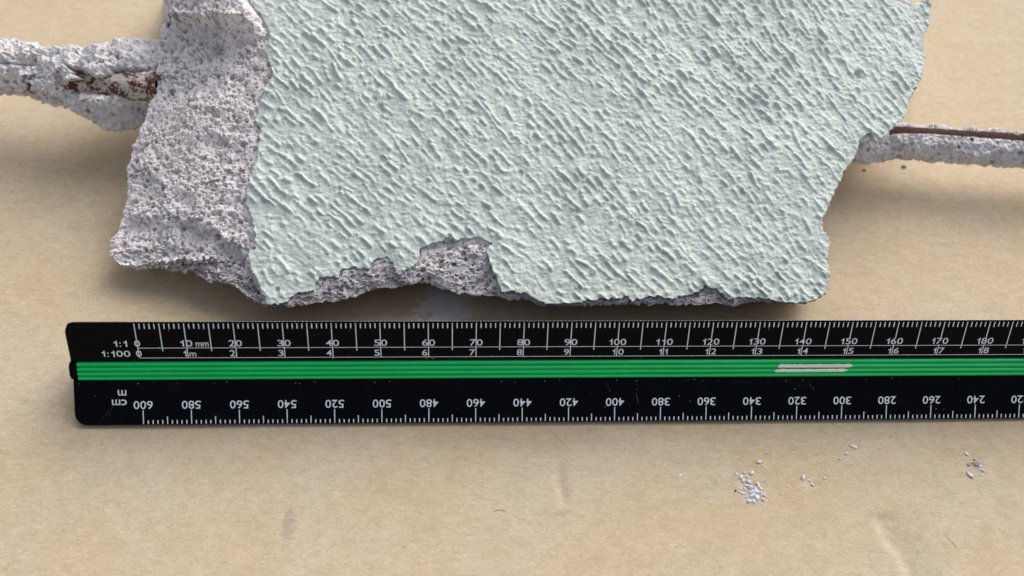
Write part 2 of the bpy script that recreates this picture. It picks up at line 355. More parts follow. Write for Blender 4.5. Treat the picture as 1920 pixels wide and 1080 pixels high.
    # skirt: the thickness of the paint skin
    E2 = np.concatenate([F[:, [0, 1]], F[:, [1, 2]], F[:, [2, 3]], F[:, [3, 0]]]); key = np.sort(E2, 1); kk = key[:, 0].astype(np.int64)*len(V)+key[:, 1]
    _, inv, cnt = np.unique(kk, return_inverse=True, return_counts=True); B = E2[cnt[inv] == 1]
    bv = np.unique(B); mp = -np.ones(len(V), int); mp[bv] = np.arange(len(bv))+len(V)
    V = np.vstack([V, V[bv] - EN*.75]); SK = np.stack([B[:, 1], B[:, 0], mp[B[:, 0]], mp[B[:, 1]]], 1)
    F = np.vstack([F, SK]); F = F[:, ::-1] if np.cross(V[F[0, 1]]-V[F[0, 0]], V[F[0, 3]]-V[F[0, 0]]) @ EN < 0 else F
    tag(link('paint_layer', mesh_np('paint_layer', V, F), M_PAINT, frag, FRAG), 'pale mint paint skin with diagonal ridges')
paint()

def pits_apply(V, Nn, specs, clear=None):   # push pores into a surface: (index of centre, radius)
    kd = KDTree(len(V))
    for i, p in enumerate(V): kd.insert(p, i)
    kd.balance(); D = np.zeros(len(V))
    for ci, r, dp, lift in specs:
        c = V[ci] + Nn[ci]*r*lift
        for co, j, d in kd.find_range(Vector(c), r):
            h = math.sqrt(max(r*r-d*d, 0))*dp
            if h > D[j] and Nn[j] @ Nn[ci] > .25: D[j] = h
    return D
def grid_normals(G, closed):
    if closed: dv = np.roll(G, -1, 0)-np.roll(G, 1, 0)
    else: dv = np.gradient(G, axis=0)
    du = np.gradient(G, axis=1); n = np.cross(dv, du); n /= np.linalg.norm(n, axis=-1, keepdims=True)+1e-9; return n

def core():
    inn = [s[0] for s in ST]; out = [s[1] for s in ST]; dep = [s[2] for s in ST]
    cx, cy = 1050, 260
    dep = [(.6+d*.5 if s[0][0] > 500 else d) if d < 6.5 else 5+(d-5)*.6 for s, d in zip(ST, dep)]
    for p in RT: inn.append(p); out.append((p[0]-3.5 if p[0] > 1500 and p[1] > 0 else p[0], p[1]+3 if p[1] < 0 else p[1])); dep.append(1.4)
    inn = np.array(inn, float); out = np.array(out, float); dep = np.array(dep, float)
    q = plane_pt(out[:, 0], out[:, 1], dep); n0 = len(inn)
    # arc length along the silhouette, dense on the visible left and bottom, coarse elsewhere
    A = np.vstack([np.c_[inn, out, dep], np.c_[inn, out, dep][:1]]); q = np.vstack([q, q[:1]]); qi = plane_pt(A[:, 0], A[:, 1])
    seg = np.maximum(np.linalg.norm(np.diff(q, axis=0), axis=1), .6*np.linalg.norm(np.diff(qi, axis=0), axis=1)); c = np.concatenate([[0], np.cumsum(seg)])
    cd = c[len(ST)]
    t = np.concatenate([np.arange(0, cd, .16), np.arange(cd, c[-1]-.3, .45)])
    K = np.stack([np.interp(t, c, A[:, k]) for k in range(5)], 1); nv = len(t)
    # soften the stations slightly in the left region
    def sm(x, w): 
        k = np.ones(w)/w; return np.convolve(np.pad(x, w//2, 'edge'), k, 'valid')[:len(x)]
    nd = int(cd/.16)
    for k in (0, 1): K[:nd, k] = sm(K[:nd, k], 5)
    for k in (2, 3): K[:nd, k] = sm(K[:nd, k], 9)
    K[:nd, 4] = sm(K[:nd, 4], 21)
    tx = np.stack([t, np.zeros(nv), np.zeros(nv)], 1)
    K[:, 2] += (fbm(tx, .25, 3, 7, .5)*3+fbm(tx, .8, 3, 17, .7)*4.5)*(t < cd); K[:, 3] += (fbm(tx, .25, 3, 9, .5)*2.5+fbm(tx, .8, 3, 19, .7)*4.5)*(t < cd)
    nu1 = 190; tu = np.linspace(0, 1, nu1)
    G = []
    din = .45
    P1 = plane_pt(K[:, 0], K[:, 1], np.full(nv, din))
    cen = np.array([*plane_pt(cx, cy)]); inward = cen-P1; inward /= np.linalg.norm(inward, axis=1, keepdims=True)
    P0 = P1 + inward*3.2 - EN*.8
    for a in (0, .5): G.append(P0*(1-a)+P1*a)
    for a in tu:
        px = K[:, 0]*(1-a)+K[:, 2]*a; py = K[:, 1]*(1-a)+K[:, 3]*a
        G.append(plane_pt(px, py, din+(K[:, 4]-din)*(a**1.7)))
    P4 = G[-1]; vd = P4-CAMC; vd /= np.linalg.norm(vd, axis=1, keepdims=True)
    inw = cen-P4; inw[:, 2] = 0; inw /= np.linalg.norm(inw, axis=1, keepdims=True)
    tg = (P4[:, 2]+1.2)/-vd[:, 2]; P5 = P4+vd*np.minimum(3.5, tg*.5)[:, None]+inw*1.2
    P6 = P4+vd*tg[:, None]+inw*5; P6[:, 2] = -1.2
    tm = sstep(-8, -45, K[:, 3])[:, None]                  # the far side, out of the picture, simply breaks off steeply
    P5 = P5*(1-tm)+(P4+np.array([0, 0, -4.])-inw*1.0)*tm; P6 = P6*(1-tm)+np.c_[(P4+inw*4)[:, :2], np.full(nv, -1.2)]*tm
    for a in np.linspace(0, 1, 22)[1:]: G.append((1-a)**2*P4+2*a*(1-a)*(P4*.35+P5*.65)+a*a*P5)
    for a in np.linspace(0, 1, 30)[1:]: G.append(P5*(1-a)+P6*a)
    G = np.stack(G, 1); nu = G.shape[1]
    U, Wd = uw(G); G += (relief(U, Wd)*.8)[..., None]*EN
    px, py = proj(G)
    Pn = G.copy()
    # large shapes of the left break: the overhanging knob at the top and the shelf near the bottom corner
    wob = fbm(G, .25, 4, 91, .65)*22
    knob = (1-sstep(48, 70, py+wob+.05*(px-400)))*sstep(512, 470, px)*sstep(318, 350, px+wob*.4)
    knob += .5*np.exp(-(((px-470)/40)**2+((py-64)/14)**2))
    L2 = np.interp(px, [190, 240, 330, 400, 480, 520], [470, 405, 392, 425, 478, 500]) + wob*.6
    below = sstep(0, 26, py-L2)*(px < 500)*sstep(500, 470, px)*sstep(205, 250, px)
    edge = sstep(.0, .12, np.concatenate([np.zeros(2), tu, np.ones(nu-2-nu1)])[None, :]+np.zeros_like(px))
    under = np.concatenate([np.zeros(2+nu1), np.linspace(0, 1, nu-2-nu1)])[None, :]
    disp = knob*6.0*edge - below*2.4*edge*(1-sstep(.5, 1, under))
    tears = np.abs(fbm(np.stack([U*.35, Wd, U*0], -1), .22, 4, 93))
    disp += (fbm(G, .16, 3, 95)*1.3 + fbm(np.stack([G[..., 0]*.5, G[..., 1], G[..., 2]*1.4], -1), .42, 4, 97, .5)*.72 - np.exp(-tears*30)*.25)*edge
    disp += (fbm(G, 2.2, 2, 99)*.05 + np.abs(fbm(G, .9, 3, 98, .6))*.5)*edge
    disp *= np.where((t < cd)[:, None], 1, .12+1.2*sstep(.1, .6, under))*np.clip(np.linalg.norm(P4-P1, axis=1)/9, .12, 1)[:, None]
    Nn = grid_normals(G, True)
    if (Nn[nd//2, 80] @ EN) < 0: Nn = -Nn
    for k_ in (1, 2, 4): Nn = Nn+np.roll(Nn, k_, 0)+np.roll(Nn, -k_, 0)
    Nn /= np.linalg.norm(Nn, axis=-1, keepdims=True)+1e-9
    G = G + Nn*disp[..., None]
    Nn = grid_normals(G, True)
    if (Nn[nd//2, 80] @ EN) < 0: Nn = -Nn
    # pores
    rg = np.random.default_rng(8); Vf = G.reshape(-1, 3); Nf = Nn.reshape(-1, 3)
    areas = np.linalg.norm(np.cross(np.roll(G, -1, 0)-G, np.gradient(G, axis=1)), axis=-1); areas[nd:] = 0; areas[:, :3] = 0; areas[:, -20:] = 0; areas[:, nu1-2:] = 0; areas[np.linalg.norm(P4-P1, axis=1) < 6, nu1-14:] = 0
    areas = np.minimum(areas, .1)
    pr = (areas/areas.sum()).ravel(); tot = areas.sum()
    ci = rg.choice(len(Vf), int(tot*2.1), p=pr); sp = []
    for q_, i in enumerate(ci):
        r = min(.18+rg.gamma(2.6, .075), .8) if q_ % 10 < 4 else rg.uniform(.14, .22)
        sp.append((int(i), r, rg.uniform(1.6, 2.6), rg.uniform(-.1, .1)))
    def at(pxx, pyy): 
        d = (px-pxx)**2+(py-pyy)**2; return int(np.argmin(d))
    for (a, b, r) in ((408, 96, 2.3), (418, 268, 1.7), (396, 272, .9), (487, 103, 1.6), (333, 59, .7), (318, 188, .7), (385, 245, .8), (436, 425, .8), (313, 471, .9), (333, 422, .9), (234, 470, .8), (386, 386, .9), (443, 340, .8), (298, 345, .7), (355, 128, .6), (450, 82, 1.2)):
        sp.append((at(a, b), r, .8, .2))
    D = pits_apply(Vf, Nf, sp)
    V = Vf - Nf*D[:, None]
    F = grid_faces(nv, nu, True)
    # cut the coarse rows out of nothing: normals outward
    a, b, cc = V[F[nd*nu//2, 0]], V[F[nd*nu//2, 1]], V[F[nd*nu//2, 3]]
    k = (nd//2)*(nu-1)+80
    nrm = np.cross(V[F[k, 1]]-V[F[k, 0]], V[F[k, 3]]-V[F[k, 0]])
    if nrm @ EN < 0: F = F[:, ::-1]
    link('concrete_core', mesh_np('concrete_core', V, F), M_AAC, frag, FRAG)
core()

def bar_crust(cen, bar_px, bar_r, wins, seed, x_ref, label):
    # cen: (px, py, z, radius) stations of the crust; the bar is a straight rod inside it
    cen = np.array(cen, float); C0 = ground_pt(cen[:, 0], cen[:, 1], 0*cen[:, 0]); 
    d = rays(cen[:, 0], cen[:, 1]); tt = (cen[:, 2]-CAMC[2])/d[:, 2]; C0 = CAMC+d*tt[:, None]
    # bar
    b0, b1 = [np.array(ground_pt(p[0], p[1], p[2])) for p in bar_px]
    ax = (b1-b0)/np.linalg.norm(b1-b0); up = np.array([0, 0, 1.]); e1 = np.cross(ax, up); e1 /= np.linalg.norm(e1); e2 = np.cross(e1, ax)
    nL = int(np.linalg.norm(b1-b0)/.3); ph = np.linspace(0, 2*np.pi, 49)[:-1]
    ts = np.linspace(0, 1, nL); G = (b0+(b1-b0)*ts[:, None])[:, None, :] + bar_r*(np.cos(ph)[:, None]*e1+np.sin(ph)[:, None]*e2)[None]
    nr = G-(b0+(b1-b0)*ts[:, None])[:, None, :]; G = G+nr/bar_r*(fbm(G, .8, 4, seed)*.22)[..., None]
    V = G.reshape(-1, 3); n = len(ph)
    def tube_faces(nl, n):
        i, j = np.meshgrid(np.arange(nl-1), np.arange(n), indexing='ij'); j2 = (j+1) % n
        return np.stack([i*n+j, (i+1)*n+j, (i+1)*n+j2, i*n+j2], -1).reshape(-1, 4)
    bar = link('reinforcing_bar', mesh_np('reinforcing_bar', V, tube_faces(nL, n)[:, ::-1]), M_BAR if seed < 20 else M_RUST, frag, FRAG)
    tag(bar, label)
    # crust
    seg = np.linalg.norm(np.diff(C0, axis=0), axis=1); c = np.concatenate([[0], np.cumsum(seg)]); t = np.arange(0, c[-1], .2)
    Cc = np.stack([np.interp(t, c, C0[:, k]) for k in range(3)], 1); r = np.interp(t, c, cen[:, 3])
    w = 25; kk = np.hanning(w); kk /= kk.sum(); sm = lambda x: np.convolve(np.pad(x, w//2, 'edge'), kk, 'valid')
    Cc = np.stack([sm(Cc[:, k]) for k in range(3)], 1); r = sm(r)
    n2 = int(2*np.pi*r.max()/.2); ph = np.linspace(0, 2*np.pi, n2, endpoint=False)
    dirs = np.cos(ph)[:, None]*e1+np.sin(ph)[:, None]*e2
    G = Cc[:, None, :]+dirs[None]*r[:, None, None]; D3 = np.broadcast_to(dirs[None], G.shape)
    disp = (fbm(G, .13, 3, seed+5)*1.5+fbm(G, .42, 4, seed+7, .6)*2.2)*np.minimum(1, r/8)[:, None] + np.abs(fbm(G, 1.1, 3, seed+9, .6))*.8 - .4
    G2 = G+D3*disp[..., None]; px, py = proj(G2); facing = np.einsum('ijk,ijk->ij', D3, CAMC-G2)/np.linalg.norm(CAMC-G2, axis=-1) > -.1
    nz = fbm(G, .40, 5, seed+11, .75)
    for poly, depth, rough in wins:
        pl = np.array(poly, float)
        s, _, _ = poly_sdf(px, py, pl); s = s + nz*rough
        m_ = sstep(2.5, -2.5, s)*facing
        disp = disp-depth*m_ if depth < 4 else disp*(1-m_)+(depth-10-r[:, None])*m_      # 10+: cut down to that radius, baring the rod
    G2 = G+D3*disp[..., None]
    Nf = grid_normals(G2, False).reshape(-1, 3)
    if (Nf.reshape(G2.shape)*D3).sum() < 0: Nf = -Nf
    Vf = G2.reshape(-1, 3); rg = np.random.default_rng(seed)
    sp = [(int(i), .12+rg.gamma(2, .11), 1.5, .05) for i in rg.choice(len(Vf), int(c[-1]*2*np.pi*r.mean()*.35))]
    V = Vf-Nf*pits_apply(Vf, Nf, sp)[:, None]
    # cap the outer end
    F = tube_faces(len(t), n2)[:, ::-1]
    link('mortar_crust', mesh_np('mortar_crust', V, F), M_CRUST, bar, (0, 0, 0)).location = (0, 0, 0)
bar_crust([(-110,112,21,7.4),(-40,118,20.5,7.4),(0,122,20,7.3),(50,128,19.5,7.1),(95,143,19,6.9),(140,146,18.5,8.2),(180,156,18,9.8),(225,163,17.5,11.2),(255,158,17,10.8),(295,150,17,9.8),(350,150,17,7)],
          [(60,151,19.6),(301,166,22.0)], 3.35,
          [([(118,152),(165,140),(215,140),(262,150),(305,150),(305,186),(250,184),(200,180),(150,176),(118,170)], 13.4, 15),
           ([(122,120),(140,124),(165,136),(172,146),(150,148),(132,138)], 12.9, 9), ([(205,125),(240,126),(280,128),(280,135),(240,136),(210,136)], 3.6, 10),
           ([(-20,116),(20,117),(48,120),(68,117),(68,121),(48,123.5),(20,120),(-20,119)], 1.3, 2.5), ([(62,90),(80,97),(98,105),(96,107),(78,100),(62,93)], 1.0, 2)], 3, 0, 'rusted bar crusted with pale mortar on the left')
bar_crust([(1560,268,13,4.2),(1615,275,13,4.3),(1650,268,12.5,4.9),(1690,264,12.5,4.9),(1750,268,12.5,4.8),(1830,275,12.5,4.7),(1920,281,12.5,4.9),(2040,292,12.5,4.9)],
          [(1550,255,12.7),(2060,284,12.7)], 3.55,
          [([(1672,236),(1700,231),(1760,233),(1830,240),(1920,245),(2040,256),(2040,266),(1920,262),(1830,255),(1760,250),(1700,248),(1668,250)], 12.3, 1.8)], 23, 0, 'dark rusty bar under whitish crust on the right')

# ------------------------------------------------------------------ ruler
LR = 24.0; TW = math.tan(math.radians(11.27)); X0, X1 = -14.1, 314.1
VTX = np.array([[0, 0], [12, 20.785], [24, 0]])              # front foot, top ridge, rear foot (y, z)
CEN = VTX.mean(0)
def fpt(k, s, n):                           # face k runs from vertex k to k+1; n is measured inwards
    a, b = VTX[k], VTX[(k+1) % 3]; d = (b-a)/LR; m = np.array([-d[1], d[0]]); 
    if m @ (CEN-a) < 0: m = -m
    return a+d*s+m*n
def section(rt):
    pts = []
    for k in range(3):
        s0 = .7+rt; n0 = s0*TW
        pts += [fpt(k, s0, n0), fpt(k, 9.78, 9.78*TW), fpt(k, 9.86, 2.95), fpt(k, 14.14, 2.95), fpt(k, 14.22, 9.78*TW), fpt(k, LR-s0, n0)]
        v = VTX[(k+1) % 3]; dv = (CEN-v)/np.linalg.norm(CEN-v)
        e = pts[-1]; nx = fpt((k+1) % 3, s0, n0); mid = (e+nx)/2; pts += [e*.72+nx*.28-dv*.10, mid-dv*.14, e*.28+nx*.72-dv*.10]
    return np.array(pts)
RULER = (150, 12, 0)
ruler = empty('scale_ruler', RULER)
tag(ruler, 'black three-sided scale ruler with white numerals and a green centre strip, lying below the concrete', 'ruler')
def ruler_body():
    rr = 2.3; xs = []; rts = []
    for d in (0, .08, .25, .55, 1.0, 1.6, rr): xs.append(X0+d); rts.append(rr-math.sqrt(max(rr*rr-(rr-d)**2, 0)))
    for x in np.linspace(5, 295, 30): xs.append(x); rts.append(0)
    for d in (rr, 1.6, 1.0, .55, .25, .08, 0): xs.append(X1-d); rts.append(rr-math.sqrt(max(rr*rr-(rr-d)**2, 0)))
    bm = bmesh.new(); rings = []
    for x, rt in zip(xs, rts): rings.append([bm.verts.new((x*S, p[0]*S, p[1]*S)) for p in section(rt)])
    n = len(rings[0])
    for a, b in zip(rings, rings[1:]):
        for i in range(n): bm.faces.new((a[i], a[(i+1) % n], b[(i+1) % n], b[i]))
    bm.faces.new(rings[0][::-1]); bm.faces.new(rings[-1]); bmesh.ops.triangulate(bm, faces=[f for f in bm.faces if len(f.verts) > 4])
    bmesh.ops.recalc_face_normals(bm, faces=bm.faces)
    me = bpy.data.meshes.new('ruler_body'); bm.to_mesh(me); bm.free()
    link('ruler_body', me, M_BLACK, ruler, RULER)
ruler_body()
def strip():
    W0, W1 = 9.88, 14.12; ns = 61; s = np.linspace(W0, W1, ns); q = (s-W0)/(W1-W0)
    top = 2.30 - .58*np.abs(np.sin(np.pi*q*4))**.9 - .10*np.sin(np.pi*q)
    xs = np.concatenate([[-13.0, -12.95], np.linspace(-12, 312, 60), [312.6]])
    prof = [fpt(0, a, b) for a, b in zip(s, top)]; prof = [fpt(0, W0, 2.93)]+prof+[fpt(0, W1, 2.93)]
    V = np.array([[x, p[0], p[1]] for x in xs for p in prof]); nn = len(prof)
    V[:nn, 1:] = V[:nn, 1:]*.97+.03*V[:nn, 1:].mean(0)
    F = grid_faces(len(xs), nn).tolist()
    me = bpy.data.meshes.new('colour_strip'); me.from_pydata((V*S).tolist(), [], F+[list(range(nn))]); me.polygons.foreach_set('use_smooth', [True]*(len(F))+[False]); me.update()
    bm = bmesh.new(); bm.from_mesh(me); bmesh.ops.recalc_face_normals(bm, faces=bm.faces)
    f = max(bm.faces, key=lambda f: f.calc_area() if len(f.verts) == 4 else 0)
    if sum(((f.normal.y*-1)+f.normal.z*.3)*f.calc_area() for f in bm.faces if len(f.verts) == 4) < 0: bmesh.ops.reverse_faces(bm, faces=bm.faces)
    bm.to_mesh(me); bm.free()
    st = link('colour_strip', me, M_GREEN, ruler, RULER); st['label'] = 'bright green ribbed strip along the middle'
    # two scribed white marks on the ridges
    def fx(px): return None
    for (xa, xb, q0, q1) in ((135.3, 151.3, .52, .72), (134.6, 150.2, .275, .455)):
        V = []; F = []; k = 60
        for i in range(k+1):
            x = xa+(xb-xa)*i/k; en = min(1, i/3+.35, (k-i)/2+.3); jj = random.uniform(-.012, .012)
            for j in range(7):
                qq = (q0+q1)/2+(q1-q0)/2*(j/3-1)*en*(1+random.uniform(-.06, .06))+jj
                tq = 2.30-.58*abs(math.sin(math.pi*qq*4))**.9-.10*math.sin(math.pi*qq)
                p = fpt(0, W0+(W1-W0)*qq, tq-.03); V.append((x+random.uniform(-.1, .1)+.5*(j/6)*(i > k-4), p[0], p[1]))
        me = mesh_np('white_mark', V, grid_faces(k+1, 7)); link('white_mark', me, M_WHITE, st, (0, 0, 0)).location = (0, 0, 0)
strip()
def end_core():                              # the dark core showing past the end of the green strip
    bm = bmesh.new(); ring = []
    for x in (-14.75, -14.55, -13.05):
        k = .75 if x < -14.6 else 1
        ps = [fpt(0, 12-2.0*k, 2.93), fpt(0, 12-1.9*k, 2.35), fpt(0, 12-1.2*k, 1.98+.25*(1-k)), fpt(0, 12+1.2*k, 1.98+.25*(1-k)), fpt(0, 12+1.9*k, 2.35), fpt(0, 12+2.0*k, 2.93), fpt(0, 12, 5)]
        ring.append([bm.verts.new((x*S, p[0]*S, p[1]*S)) for p in ps])
    for a_, b_ in zip(ring, ring[1:]):
        for i in range(7): bm.faces.new((a_[i], a_[(i+1) % 7], b_[(i+1) % 7], b_[i]))
    bm.faces.new(ring[0][::-1]); bm.faces.new(ring[-1]); bmesh.ops.recalc_face_normals(bm, faces=bm.faces)
    me = bpy.data.meshes.new('core_end'); bm.to_mesh(me); bm.free(); link('core_end', me, M_BLACK, ruler, RULER)
end_core()
LIFT = .018
def up_pt(x, s): p = fpt(0, LR-s/math.sqrt(1+TW*TW), s/math.sqrt(1+TW*TW)*TW-LIFT); return (x, p[0], p[1])    # s mm down the upper wing
def lo_pt(x, s): p = fpt(0, s/math.sqrt(1+TW*TW), s/math.sqrt(1+TW*TW)*TW-LIFT); return (x, p[0], p[1])       # s mm up the lower wing
class Ink:
    def __init__(s): s.V = []; s.F = []
    def bar(s, fn, x0, x1, s0, s1):
        i = len(s.V); s.V += [fn(x0, s0), fn(x1, s0), fn(x1, s1), fn(x0, s1)]; s.F.append([i, i+1, i+2, i+3])
    def done(s, name): return tag(link(name, mesh_np(name, s.V, s.F, False), M_INK, ruler, RULER), kind='stuff')
a = Ink(); hw = .10
for k in range(301):
    w_ = hw*random.uniform(.85, 1.1)
    if k % 10 == 0:
        if k < 100: a.bar(up_pt, k-hw, k+hw, .74, 9.1)
        else: a.bar(up_pt, k-hw, k+hw, .74, 4.72); a.bar(up_pt, k-hw, k+hw, 6.45, 9.1)
    elif k % 5 == 0: a.bar(up_pt, k-hw, k+hw, .74, 7.48)
    else: a.bar(up_pt, k-w_*1.15, k+w_*1.15, .76+random.uniform(0,.06), 2.02+random.uniform(-.05,.03))
a.bar(up_pt, .1, 300, 6.62, 6.75); a.bar(up_pt, .1, 300, 9.05, 9.18)
a.done('upper_graduation')
b = Ink()
for k in range(301):
    if k % 10 == 0: b.bar(lo_pt, k-hw, k+hw, .74, 3.72)
    elif k % 5 == 0: b.bar(lo_pt, k-hw, k+hw, .74, 2.32)
    else: b.bar(lo_pt, k-hw*1.15, k+hw*1.15, .74, 1.55+random.uniform(-.05,.05))
b.done('lower_graduation')
c = Ink(); sec = section(0); j = 9                              # ticks of the rear face reaching over the top ridge
def rim(x, q):                                                  # q 0..1 across the rear half of the rounded ridge
    A, B, D = sec[7], sec[8], fpt(1, .7, .7*TW); p = B*(1-q)+D*q; return (x, p[0]+.004, p[1]+.03)
x = -1.0
while x < 300: c.bar(rim, x-.15, x+.15, -.25, 1.0); x += .8
c.done('ridge_graduation')
FONT = {}
def glyph(ch):                              # one character as flat triangles, scaled to a unit box; the one is drawn by hand
    if ch in FONT: return FONT[ch]
    if ch == '1':
        P = [(.58, 0), (1, 0), (1, 1), (.70, 1), (.62, .86), (.40, .76), (0, .74), (0, .60), (.58, .60)]
        co = np.array(P, float); F = [(0, 1, 8), (1, 2, 3), (1, 3, 8), (3, 4, 8), (4, 5, 8), (5, 6, 7), (5, 7, 8)]
    else:
        cu = bpy.data.curves.new('txt', 'FONT'); cu.body = ch; cu.size = 1; cu.offset = .004; cu.resolution_u = 5
        to = bpy.data.objects.new('txt', cu); COL.objects.link(to); me = bpy.data.meshes.new_from_object(to); bpy.data.objects.remove(to)
        co = np.empty(len(me.vertices)*3); me.vertices.foreach_get('co', co); co = co.reshape(-1, 3)[:, :2]
        F = [tuple(p.vertices) for p in me.polygons]; bpy.data.meshes.remove(me)
        co = (co-co.min(0))/(co.max(0)-co.min(0))
    FONT[ch] = (co, F); return FONT[ch]
WORDS = {}
def put(txt, wing, xc, s_base, h, width, name='numeral'):      # xc: centre in mm; width, height of the printed characters in mm
    cw = {'1': .52, ':': .22, 'm': 1.45, 'c': .95}; adv = {'1': 1.0, ':': .50, 'm': 1.62, 'c': 1.08}
    key = (txt, round(width/h, 2))
    if key not in WORDS:
        V = []; F = []; x = 0
        for q, ch in enumerate(txt):
            co, f = glyph(ch); a_ = adv.get(ch, 1.16); w_ = cw.get(ch, 1.0); x0 = x+(a_-w_)/2+(.0 if ch != '1' else .04); k = len(V)
            y0, y1 = (.0, 1.) if ch != ':' else (0, .72)
            V += [(x0+c_[0]*w_, y0+c_[1]*(y1-y0), 0) for c_ in co]; F += [tuple(k+i_ for i_ in t_) for t_ in f]; x += a_
        V = np.array(V); V[:, 0] = (V[:, 0]-V[:, 0].min())/(V[:, 0].max()-V[:, 0].min())-.5
        me = bpy.data.meshes.new('print'); me.from_pydata(V.tolist(), [], F); me.materials.append(M_INK); WORDS[key] = me
    me = WORDS[key]
    fn = up_pt if wing == 'up' else lo_pt
    o = Vector(fn(xc, s_base)); tx = Vector((1, 0, 0)); up = (Vector(fn(xc, s_base-1))-o).normalized()
    if wing == 'lo': tx = -tx
    nrm = tx.cross(up)
    M = Matrix.Translation(o*S) @ Matrix((tx, up, nrm)).transposed().to_4x4() @ Matrix.Diagonal((width*S, h*S, S, 1))
    ob = bpy.data.objects.new(name, me); COL.objects.link(ob); ob.parent = ruler
    ob.matrix_basis = Matrix.Translation(-Vector(RULER)*S) @ M
    return ob
DW = 1.12
for k in range(0, 31):
    v = str(k*10); put(v, 'up', k*10+.02, 6.34, 1.55, {1: 1.15, 2: 2.72, 3: 3.85}[len(v)] - (.30 if v[0] == '1' else 0))
    v = str(k)
    if k == 0: put('0', 'up', .02, 8.80, 1.52, DW)
    elif k < 10: put(v, 'up', k*10-(.55 if k == 1 else .80), 8.80, 1.52, .60 if k == 1 else DW)
    else:
        put(v[0], 'up', k*10-(.62 if v[0] == '1' else .85), 8.80, 1.52, .58 if v[0] == '1' else DW)
        put(v[1], 'up', k*10+(.62 if v[1] == '1' else .88), 8.80, 1.52, .58 if v[1] == '1' else DW)
    v = str(600-20*k); put(v, 'lo', k*10+.05, 5.70, 1.72, {1: 1.2, 2: 2.6, 3: 3.95}[len(v)] - (.25 if v[0] == '1' else 0))
for txt, xc, sb, h, wd in (('mm', 13.2, 6.34, 1.0, 2.65), ('m', 11.05, 8.80, .98, 1.35), ('1:1', -3.4, 6.34, 1.50, 2.70), ('1:100', -4.65, 8.80, 1.50, 5.80)): put(txt, 'up', xc, sb, h, wd, 'unit_mark')
put('m', 'lo', -4.2, 8.08, 1.2, 1.75, 'unit_mark'); put('cm', 'lo', -4.85, 6.05, 1.2, 3.05, 'unit_mark')
# scratches in the black plastic
M_SCR = mat_flat('scratch', (.10,.11,.12), .8)
def scratch(fn, pts, w):
    V = []; 
    for i, (x, s) in enumerate(pts):
        e = w*(.3 if i in (0, len(pts)-1) else 1); V += [fn(x-e, s), fn(x+e, s+e*.5)]
    link('scratch', mesh_np('scratch', V, grid_faces(len(pts), 2), False), M_SCR, ruler, RULER)
scratch(lo_pt, [(-9.4, .9), (-7.5, 3.0), (-5.6, 5.2), (-4.4, 7.6)], .035); scratch(lo_pt, [(-5.2, 1.0), (-4.0, 3.2)], .03)
scratch(lo_pt, [(104.6, 6.8), (104.9, 5.6), (105.2, 4.4)], .06); scratch(lo_pt, [(98.2, 9.0), (98.6, 7.8)], .05)
scratch(lo_pt, [(142.6, 8.9), (142.9, 7.9), (143.6, 7.6), (145.2, 7.9)], .05); scratch(lo_pt, [(139.0, 8.3), (140.4, 8.1), (142.0, 8.2)], .05)
scratch(up_pt, [(35.2, 4.1), (36.4, 3.6), (38.0, 3.2)], .04)

def specks():                                # grit caught on the ruler, mostly along the strip
    V = []; F = []; rg = random.Random(5)
    for _ in range(230):
        fn = up_pt if rg.random() < .5 else lo_pt; x = rg.uniform(-13, 300); s = rg.choice((rg.uniform(9.3, 9.75), rg.uniform(.8, 9.7), rg.uniform(9.3, 9.75))); e = rg.choice((.04, .05, .07, .10)); i = len(V)
        for a_ in range(5): V.append(fn(x+e*math.cos(a_*1.2566)*rg.uniform(.6, 1.3), s+e*math.sin(a_*1.2566)*rg.uniform(.6, 1.3)))
        p = fn(x, s); V.append((p[0], p[1]-.05, p[2]+.06)); F += [(i+a_, i+(a_+1) % 5, i+5) for a_ in range(5)]
    me = bpy.data.meshes.new('grit'); me.from_pydata((np.array(V)*S).tolist(), [], F); o = link('grit', me, mat_flat('grit', (.50,.47,.38), .9), ruler, RULER); tag(o, kind='stuff')
specks()
# ------------------------------------------------------------------ crumbs
def crumb_mesh(seed):
    bm = bmesh.new(); bmesh.ops.create_icosphere(bm, subdivisions=2, radius=.5*S); r = random.Random(seed)
    off = [r.uniform(0, 50) for _ in range(3)]
    P = np.array([v.co for v in bm.verts])/S; f = 1+fbm(P+off, 1.5, 3, seed)*.75
    for v, k in zip(bm.verts, f): v.co = Vector((v.co.x*k*1.1, v.co.y*k*.8, v.co.z*k*.65))
    me = bpy.data.meshes.new('crumb'); bm.to_mesh(me); bm.free(); return me
CM = {(i, m.name): None for i in range(6) for m in (M_CRUMB, M_GREY, M_DARK)}
for i in range(6):
    base = crumb_mesh(i+60)
    for m in (M_CRUMB, M_GREY, M_DARK):
        q = base.copy(); q.materials.append(m); CM[(i, m.name)] = q
nC = [0]
def crumb(px, py, size, label, group, mat=None, rz=None, stretch=1.0):
    mat = mat or M_CRUMB; p = ground_pt(px, py); mm = size/9.2*1.05
    o = bpy.data.objects.new('crumb', CM[(nC[0] % 6, mat.name)]); COL.objects.link(o); nC[0] += 1
    r = random.uniform(0, 6.28) if rz is None else rz
    o.location = (p[0]*S, p[1]*S, (GZ(p[0], p[1])+mm*.22)*S); o.rotation_euler = (0, 0, r); o.scale = (mm*stretch, mm, mm)
    tag(o, label, 'crumb', group); return o
HEAP = 'crumbs of the white heap below the ruler'
sh = 'small white crumb loose in the crumb heap below the ruler'
